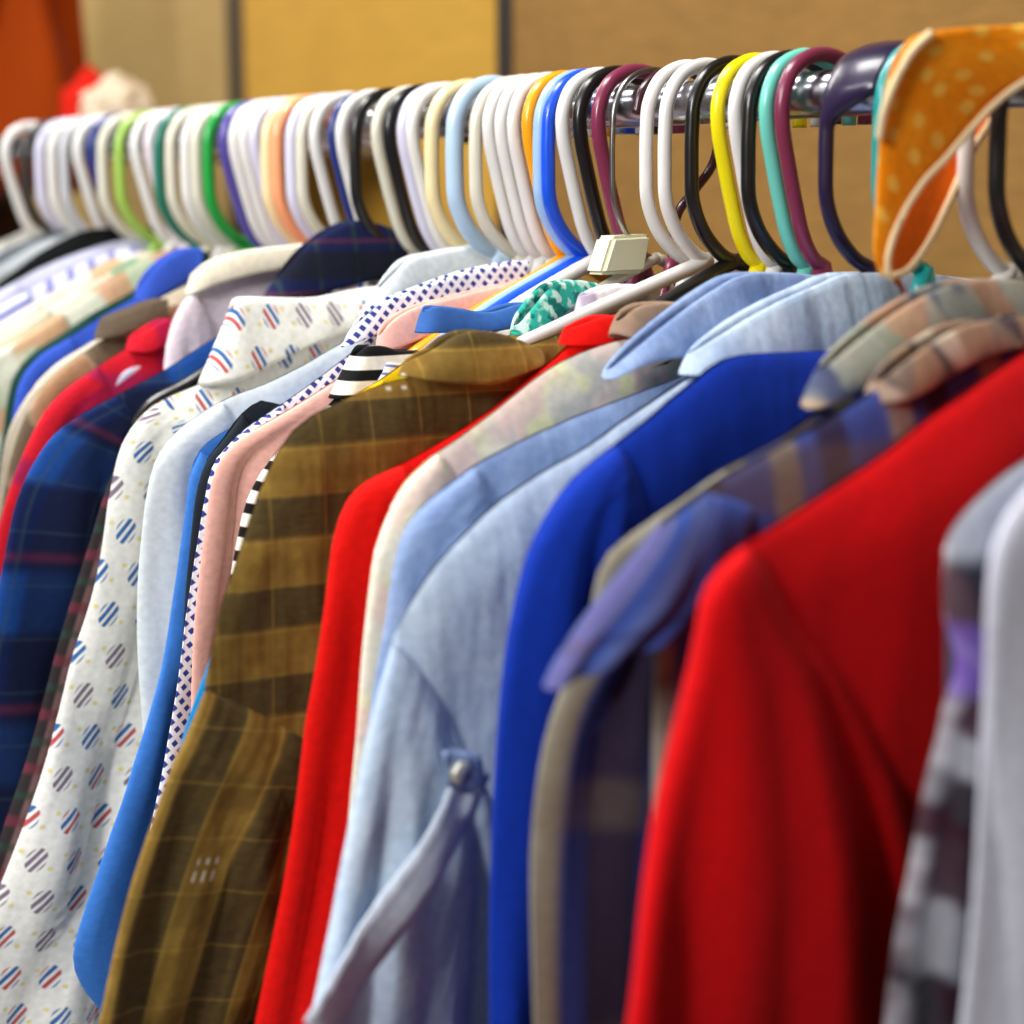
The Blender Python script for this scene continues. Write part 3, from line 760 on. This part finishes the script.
H = [
 (985, 'black', 'box', 'black plastic hanger seen at the right edge, just past the orange strap'),
 (955, 'white', 'box', 'white plastic hanger showing right beside the tip of the orange strap'),
 (872, 'teal', 'box', 'teal plastic hanger half hidden behind the orange dotted strap'),
 (775, 'maroon', 'taper', 'maroon plastic hanger pressed against the mint green one'),
 (760, 'mint', 'taper', 'mint green plastic hanger with a slanting hook'),
 (745, 'black', 'box', 'black plastic hanger between the white and the mint green hangers'),
 (730, 'white', 'taper', 'white plastic hanger between the bright yellow and a black hanger'),
 (713, 'yellow', 'taper', 'bright lemon yellow plastic hanger'),
 (690, 'black', 'box', 'glossy black hanger just left of the yellow hanger, arm showing below'),
 (664, 'white', 'box', 'white hanger whose long bare arm runs down to the olive shirt'),
 (646, 'white', 'box', 'white hanger left of the one with the long bare arm'),
 (598, 'maroon', 'taper', 'maroon hanger rising out of the cream hanger block'),
 (580, 'black', 'taper', 'black plastic hanger just left of the maroon one by the cream block'),
 (563, 'white', 'taper', 'white plastic hanger between the royal blue and a black hanger'),
 (551, 'blue', 'box', 'royal blue plastic hanger beside its light blue neighbour'),
 (543, 'lightblue', 'box', 'light blue hanger touching the left side of the royal blue hanger'),
 (530, 'orange', 'taper', 'yellow-orange hanger with its arm showing above the blue and yellow collar'),
 (515, 'white', 'taper', 'white hanger pressed against the left side of the yellow-orange hanger'),
 (503, 'white', 'taper', 'second white hanger left of the yellow-orange hanger'),
 (491, 'white', 'taper', 'third white hanger left of the yellow-orange hanger'),
 (480, 'ivory', 'box', 'off-white hanger just right of the pale blue hanger'),
 (459, 'paleblue', 'box', 'thick pale blue hanger standing apart between cream and white ones'),
 (437, 'cream', 'box', 'cream yellow hanger left of the pale blue hanger'),
 (417, 'white', 'taper', 'white hanger between the cream yellow and a lilac hanger'),
 (408, 'lilac', 'taper', 'thin lilac hanger squeezed left of a white one near the rail middle'),
 (394, 'black', 'taper', 'black hanger right of an ivory hanger above the navy plaid collar'),
 (382, 'ivory', 'taper', 'ivory hanger between two black hangers above the navy plaid collar'),
 (362, 'black', 'box', 'black hanger rising straight out of the navy plaid collar'),
 (347, 'white', 'taper', 'white hanger between the dark navy and a black hanger'),
 (338, 'navy', 'taper', 'slim dark navy hanger with white hangers on both sides'),
 (321, 'white', 'taper', 'white hanger just left of the slim dark navy hanger'),
 (309, 'ivory', 'box', 'ivory hanger two places left of the slim dark navy hanger'),
 (299, 'lilac', 'box', 'pale lilac hanger right of the peach orange hanger'),
 (285, 'peach', 'box', 'peach orange plastic hanger'),
 (275, 'cream', 'box', 'cream hanger touching the left side of the peach orange one'),
 (262, 'lilac', 'taper', 'lilac hanger left of the cream and peach pair'),
 (252, 'white', 'taper', 'white hanger two places left of the cream and peach pair'),
 (242, 'white', 'taper', 'white hanger right beside the violet-blue hanger'),
 (232, 'violet', 'taper', 'violet-blue hanger right of the bright green hanger'),
 (217, 'green', 'box', 'bright green plastic hanger'),
 (205, 'ivory', 'box', 'ivory hanger touching the left side of the bright green hanger'),
 (195, 'white', 'box', 'white hanger two places left of the bright green hanger'),
 (180, 'ivory', 'box', 'ivory hanger right of the dark teal hanger'),
 (168, 'darkteal', 'box', 'dark teal hanger mostly hidden between pale hangers'),
 (158, 'pinkish', 'taper', 'pinkish white hanger left of the dark teal one'),
 (144, 'white', 'taper', 'white hanger with a gap of green and black to its left'),
 (129, 'lime', 'box', 'lime green hanger in the gap between two pale hangers, far left'),
 (112, 'ivory', 'box', 'ivory hanger between the deep blue hanger and the open gap'),
 (101, 'navy', 'taper', 'deep blue hanger in the far white cluster'),
 (87, 'white', 'taper', 'white hanger left of the deep blue one near the far end'),
 (74, 'grey', 'box', 'greyish white hanger second left of the deep blue one'),
 (62, 'white', 'box', 'white hanger near the far end, right of a lilac one'),
 (50, 'lilac', 'box', 'lilac white hanger right of the far charcoal hanger'),
 (36, 'charcoal', 'box', 'charcoal hanger second from the far end of the rail'),
 (15, 'white', 'taper', 'white hanger at the far left end of the rail'),
]
for i, (sx, c, hk, lab) in enumerate(H):
    r = .0034 if sx > 640 else (.0037 if sx > 300 else .0041)
    arm = {664: [(650, 286), (600, 308), (555, 329), (515, 348), (470, 375), (440, 400), (436, 425)],
           530: [(545, 273), (520, 288), (480, 312), (440, 338), (410, 360), (402, 385)]}.get(sx)
    if c == 'paleblue': r = .0050
    if c in ('cream', 'peach', 'green'): r = .0042
    if c == 'navy' and sx == 338: r = .0026
    hanger(sx, PL[c], lab, hk, r=r, arm=arm, tilt=math.radians(random.uniform(-1.2, 1.2)) if 400 < sx < 640 else 0)

# dark purple hanger with a broad glossy hook top
def widef(t):
    w = sstep(.40, .50, t)*(1-sstep(.93, 1, t))
    return (.0034+.0116*w, -.0115*w)
hanger(820, PL['purple'], 'dark purple hanger whose glossy hook broadens over the rail', 'box', wid=lambda t: widef(t))
# small dark hook turned the other way
hanger(628, PL['maroon'], 'dark wine hanger turned the other way, hook end facing out', 'round', flip=True, r=.0024, hm=M_plastic('dark_wine', (58, 24, 34), .25))
# cream flat hanger with a steel wire hook
cr = hanger(613, PL['ivory'], 'cream flat hanger with thin grey wire hook and square block', 'box', r=.0014, armr=.003, hm=wire)
Yc = hook_y(613)
bm = bmesh.new()
blk = [uz(x, y, Yc-.006) for x, y in ((611, 236), (650, 234), (643, 273), (599, 275))]
fr = [bm.verts.new((-u, -.008, z)) for u, z in blk]; bk = [bm.verts.new((-u, .006, z)) for u, z in blk]
bm.faces.new(fr); bm.faces.new(bk)
for a in range(4): bm.faces.new((fr[a], fr[(a+1) % 4], bk[(a+1) % 4], bk[a]))
bmesh.ops.bevel(bm, geom=bm.edges[:], offset=.002, segments=3, affect='EDGES')
link('neck_block', bm, M_plastic('cream_plastic', (218, 218, 186), .4), cr, False)
# hangers past the right edge that carry the nearest clothes
for Y, c, lab in ((.430, 'white', 'white hanger inside the blue plaid short sleeved shirt'), (.390, 'white', 'white hanger inside the big red sweatshirt'),
                  (.357, 'black', 'black hanger inside the grey patterned knit'), (.338, 'white', 'white hanger inside the turquoise top'), (.318, 'black', 'black hanger inside the nearest pale grey jacket')):
    hanger(0, PL[c], lab, 'box', Y=Y)


# ------------------------------------------------------------------ orange dotted strap over the hooks
def grid_mesh(A, B, n=10, thick=.0014, bulge=0.0, sub=6):
    """cloth strip between two 3D edge lines"""
    A = catmull(A, sub); B = catmull(B, sub)
    bm = bmesh.new(); uvl = bm.loops.layers.uv.verify(); cols = []; l = 0
    for i, (a, b) in enumerate(zip(A, B)):
        if i: l += ((a+b)/2-(A[i-1]+B[i-1])/2).length
        w = (b-a).length
        cols.append([(bm.verts.new(a.lerp(b, k/n)+Vector((-bulge*math.sin(PI*k/n), 0, 0))), ((k/n-.5)*w, l)) for k in range(n+1)])
    for P, Q in zip(cols, cols[1:]):
        for k in range(n):
            q = (P[k], Q[k], Q[k+1], P[k+1])
            f = bm.faces.new([v[0] for v in q])
            for lp, v in zip(f.loops, q): lp[uvl].uv = v[1]
    bmesh.ops.recalc_face_normals(bm, faces=bm.faces)
    bmesh.ops.solidify(bm, geom=bm.faces[:], thickness=thick)
    return bm

def tube3(path, r, n=8):
    bm = bmesh.new(); rings = []
    for i, p in enumerate(path):
        t = (path[min(i+1, len(path)-1)]-path[max(0, i-1)]).normalized()
        a = t.cross(Vector((0, 0, 1)) if abs(t.z) < .9 else Vector((0, 1, 0))).normalized(); b = t.cross(a)
        rings.append([bm.verts.new(p+a*r*math.cos(2*PI*k/n)+b*r*math.sin(2*PI*k/n)) for k in range(n)])
    for P, Q in zip(rings, rings[1:]):
        for k in range(n): bm.faces.new((P[k], P[(k+1) % n], Q[(k+1) % n], Q[k]))
    bm.faces.new(rings[0]); bm.faces.new(rings[-1])
    return bm

def M_dots():
    n = NT('orange_dotted')
    v = n.n.new('ShaderNodeTexVoronoi'); n.l.new(n.uv, v.inputs[0]); v.voronoi_dimensions = '2D'; v.inputs['Scale'].default_value = 80; v.inputs['Randomness'].default_value = .6
    f = n.lt(v.outputs['Distance'], .21, .08)
    c = n.mix(n.mul(n.ramp(n.noise(40, 2), .4, .6), .5), lin((248, 142, 12)), lin((252, 166, 34)))
    c = n.mix(n.mul(f, .65), c, lin((252, 208, 90)))
    return n.cloth(c, bump=.3)
m_dot = M_dots(); m_in = M_plain('orange_inside_shaded', (206, 92, 6)); m_trim = M_plain('cream_trim', (238, 214, 168))  # inside of the strap: same cloth, its shade painted as darker orange
SY = [.430, .440, .447, .455, .460, .464, .468, .471, .473, .474, .475]
LA = [(1062, 20), (1010, 25), (960, 28), (915, 38), (895, 62), (885, 95), (880, 130), (877, 170), (875, 215), (876, 252), (885, 273)]
RA = [(1075, 55), (1045, 70), (1014, 88), (990, 108), (968, 132), (946, 158), (925, 180), (908, 205), (895, 232), (888, 256), (888, 276)]
sroot = empty('fabric_strap', on_plane(890, 262, .475), 'orange dotted cloth strap with cream edging slung over the hooks at right', 'strap')
inv = sroot.location.copy()
a3 = [on_plane(x, y, Y) for (x, y), Y in zip(LA, SY)]; b3 = [on_plane(x, y, Y-.004) for (x, y), Y in zip(RA, SY)]
lead_a = [Vector((RX+.012, .405, a3[0].z-.012)), Vector((RX-.012, .424, a3[0].z+.001))]; lead_b = [Vector((RX+.004, .385, b3[0].z-.012)), Vector((RX-.02, .405, b3[0].z-.001))]
a3 = lead_a + a3; b3 = lead_b + b3
loc = lambda L: [p-inv for p in L]
link('outer_cloth', grid_mesh(loc(a3), loc(b3), bulge=.004), m_dot, sroot)
LB = [(886, 276), (893, 240), (912, 200), (940, 160), (975, 118), (1000, 95)]; RB = [(890, 277), (908, 270), (930, 240), (950, 200), (970, 155), (1000, 108)]
a4 = [on_plane(x, y, .4765+.0012*i) for i, (x, y) in enumerate(LB)]; b4 = [on_plane(x, y, .4765-.0005*i) for i, (x, y) in enumerate(RB)]
link('inner_cloth', grid_mesh(loc(a4), loc(b4), bulge=-.004), m_in, sroot)
for L in (catmull(loc(b3), 5), catmull(loc(b4), 5), catmull(loc([on_plane(x, y, Y) for x, y, Y in ((932, 32, .450), (912, 52, .455), (897, 78, .459), (886, 105, .462), (881, 128, .465), (880, 138, .466))]), 5)):
    link('edging', tube3(L, .0016), m_trim, sroot)

# ------------------------------------------------------------------ beyond the far end of the rail
def cloth_slab(name, label, cat, L, R, Y, T, m, folds=.01, group=None):
    a = [on_plane(x, y, Y) for x, y in L]; b = [on_plane(x, y, Y) for x, y in R]
    A = catmull(a, 6); B = catmull(b, 6)
    bm = bmesh.new(); uvl = bm.loops.layers.uv.verify(); rings = []; N = 40; o = A[0].copy()
    for i, (p, q) in enumerate(zip(A, B)):
        e = math.sqrt(max(0, 1-abs(2*i/(len(A)-1)-1)**8))
        rings.append([(bm.verts.new(p.lerp(q, (1-math.cos(2*PI*k/N))/2) - o + Vector((0, math.sin(2*PI*k/N)*T*e*(1+.0)+folds*e*noise.noise(Vector((k*.35, i*.05, 1))), 0))), (k/N, i*.02)) for k in range(N)])
    for P, Q in zip(rings, rings[1:]):
        for k in range(N):
            qd = (P[k], P[(k+1) % N], Q[(k+1) % N], Q[k])
            f = bm.faces.new([v[0] for v in qd])
            for lp, v in zip(f.loops, qd): lp[uvl].uv = v[1]
    bm.faces.new([v[0] for v in rings[0]]); bm.faces.new([v[0] for v in rings[-1]])
    ob = link(name, bm, m); ob.location = o
    tag(ob, label, cat)
    return ob
YB = 2.25
cloth_slab('jacket', 'blurred burnt orange jacket hanging on the back wall, top left corner', 'jacket',
           [(-60, -260), (-110, -200), (-130, -100), (-135, 0), (-135, 90), (-130, 192)], [(10, -260), (45, -200), (60, -100), (70, 0), (85, 90), (97, 192)], YB, .07, M_plain('burnt_orange', (158, 60, 4)), .10)
cloth_slab('filler', 'dark brown skirt hanging below the burnt orange jacket, far left', 'filler',  # added dark slab, put in to fill the dark area at far left
           [(-130, 185), (-130, 240), (-130, 320), (-130, 420)], [(30, 185), (32, 240), (36, 320), (40, 420)], YB+.15, .05, M_plain('dark_brown', (52, 30, 18)), .04)


# ------------------------------------------------------------------ small sewn details
def on_root(root, pts, dy):
    """points seen at px,py on the plane dy in front of a garment's plane, in the garment's own space"""
    Y = root.location.y
    return [on_plane(x, y, Y+dy)-root.location for x, y in pts]
m_stitch = M_plain('denim_seam', (150, 168, 204)); m_hi = M_plain('denim_worn_edge', (206, 218, 234))
seam = catmull(on_root(dj, [(392, 645), (412, 668), (430, 700), (444, 735), (458, 770)], -.017), 6)
def flap(root, A, B, dy, m, name, sub=5, th=.0008, puck=.0):
    a = on_root(root, A, dy); b = on_root(root, B, dy)
    bm = grid_mesh(a, b, 4, th, sub=sub)
    for i, v in enumerate(bm.verts):
        v.co.y += puck*noise.noise(v.co*160)
        v.co = warp(v.co, root.location.y, .01)
    return link(name, bm, m, root)
flap(dj, [(462, 755), (440, 806), (412, 855), (374, 908), (334, 962), (296, 1015)], [(486, 772), (468, 826), (442, 876), (404, 932), (364, 988), (324, 1042)], -.0172, m_hi, 'placket', puck=.0015)
flap(dj, [(444, 752), (458, 750), (480, 753)], [(447, 786), (462, 794), (484, 794)], -.0205, m_dm, 'pocket_flap', puck=.002)
def button(root, px, py, dy, r, m):
    p = on_root(root, [(px, py)], dy)[0]; p = warp(p, root.location.y, .01)
    bm = bmesh.new()
    bmesh.ops.create_cone(bm, cap_ends=True, segments=24, radius1=r, radius2=r*.8, depth=.0024)
    for v in bm.verts:
        x, y, z = v.co; v.co = Vector((x, -z, y)) + p
    o = link('button', bm, m, root); return o
pearl = M_plastic('pearl_button', (226, 228, 226), .25)
button(dj, 462, 774, -.0235, .0048, M_plastic('metal_button', (190, 190, 180), .3, .6))
# neck label of the striped top
flap(bw, [(386, 362), (378, 378), (368, 396)], [(428, 366), (422, 382), (414, 396)], -.012, M_stripes('printed_label', (226, 226, 236), (120, 126, 196), .0042, .3), 'neck_label', th=.0006)
# things on a narrow wall shelf past the far end
sh = bmesh.new(); p0 = on_plane(40, 118, 2.25); p1 = on_plane(150, 118, 1.95)
box(sh, .76, WX+.012, 1.76, 2.14, 1.552, 1.570)
bmesh.ops.bevel(sh, geom=sh.edges[:], offset=.003, segments=2, affect='EDGES')
tag(link('wall_shelf', sh, M_plastic('shelf_grey', (120, 104, 84), .6), smooth=False), 'narrow shelf on the back wall behind the far hangers', 'shelf')
def bundle(name, label, px, py, Y, rx, rz, m):
    bm = bmesh.new(); bmesh.ops.create_icosphere(bm, subdivisions=5, radius=1)
    c = on_plane(px, py, Y)
    for v in bm.verts:
        n = 1+.22*noise.noise(v.co*2.2)+.08*noise.noise(v.co*6)
        v.co = Vector((v.co.x*rx*n, v.co.y*rx*n, max(-.55, v.co.z)*rz*n))
    lo = min(v.co.z for v in bm.verts)
    uvl = bm.loops.layers.uv.verify()
    for f in bm.faces:
        for lp in f.loops: lp[uvl].uv = (lp.vert.co.x, lp.vert.co.z)
    o = link(name, bm, m); o.location = (c.x, c.y, 1.570-lo)
    tag(o, label, 'cloth')
bundle('folded_cloth', 'crumpled off white cloth above the far hangers, right of the burnt orange jacket', 118, 104, 1.90, .040, .042, M_plain('off_white_cloth', (214, 196, 170)))
bundle('folded_cloth', 'small red cloth tucked beside the burnt orange jacket, far left', 92, 104, 2.02, .036, .050, M_plain('red_cloth', (206, 30, 14)))

# ------------------------------------------------------------------ light and camera
def area(name, loc, size, power, rgb=(1, 1, 1), aim=None, sy=None):
    l = bpy.data.lights.new(name, 'AREA'); l.shape = 'RECTANGLE'; l.size = size; l.size_y = sy or size
    l.energy = power; l.color = rgb
    o = bpy.data.objects.new(name, l); C.objects.link(o); o.location = loc
    if aim:
        o.rotation_euler = (Vector(aim)-Vector(loc)).to_track_quat('-Z', 'Y').to_euler()
    return o
area('added_side_lamp', (.1, .95, 2.75), .4, 30, (1, .98, .95), sy=1.2)
area('added_side_lamp', (-1.9, .1, 2.5), .35, 46, (1, .99, .97), sy=.9, aim=(.4, .6, 1.2))  # added lamp, grazes the near faces so the folds show
area('added_side_lamp', (-1.3, 1.4, 2.75), .4, 30, (.98, .98, 1), sy=2.0)
area('added_side_lamp', (.45, 3.0, 2.75), .6, 30, (1, .97, .92), sy=1.6)
w = bpy.data.worlds.new('room_light'); scene.world = w; w.use_nodes = True
w.node_tree.nodes['Background'].inputs[0].default_value = (1, .98, .95, 1)
w.node_tree.nodes['Background'].inputs[1].default_value = .10

cam = bpy.data.cameras.new('camera'); co = bpy.data.objects.new('camera', cam); C.objects.link(co)
cam.sensor_width = 36; cam.lens = F/1024*36
co.location = CAM; co.rotation_euler = Fv.to_track_quat('-Z', 'Y').to_euler()
cam.clip_start = .02
cam.dof.use_dof = True; cam.dof.focus_distance = .86; cam.dof.aperture_fstop = 5.0
scene.camera = co
scene.view_settings.view_transform = 'Standard'; scene.view_settings.look = 'None'
scene.view_settings.exposure = .22; scene.view_settings.gamma = 1
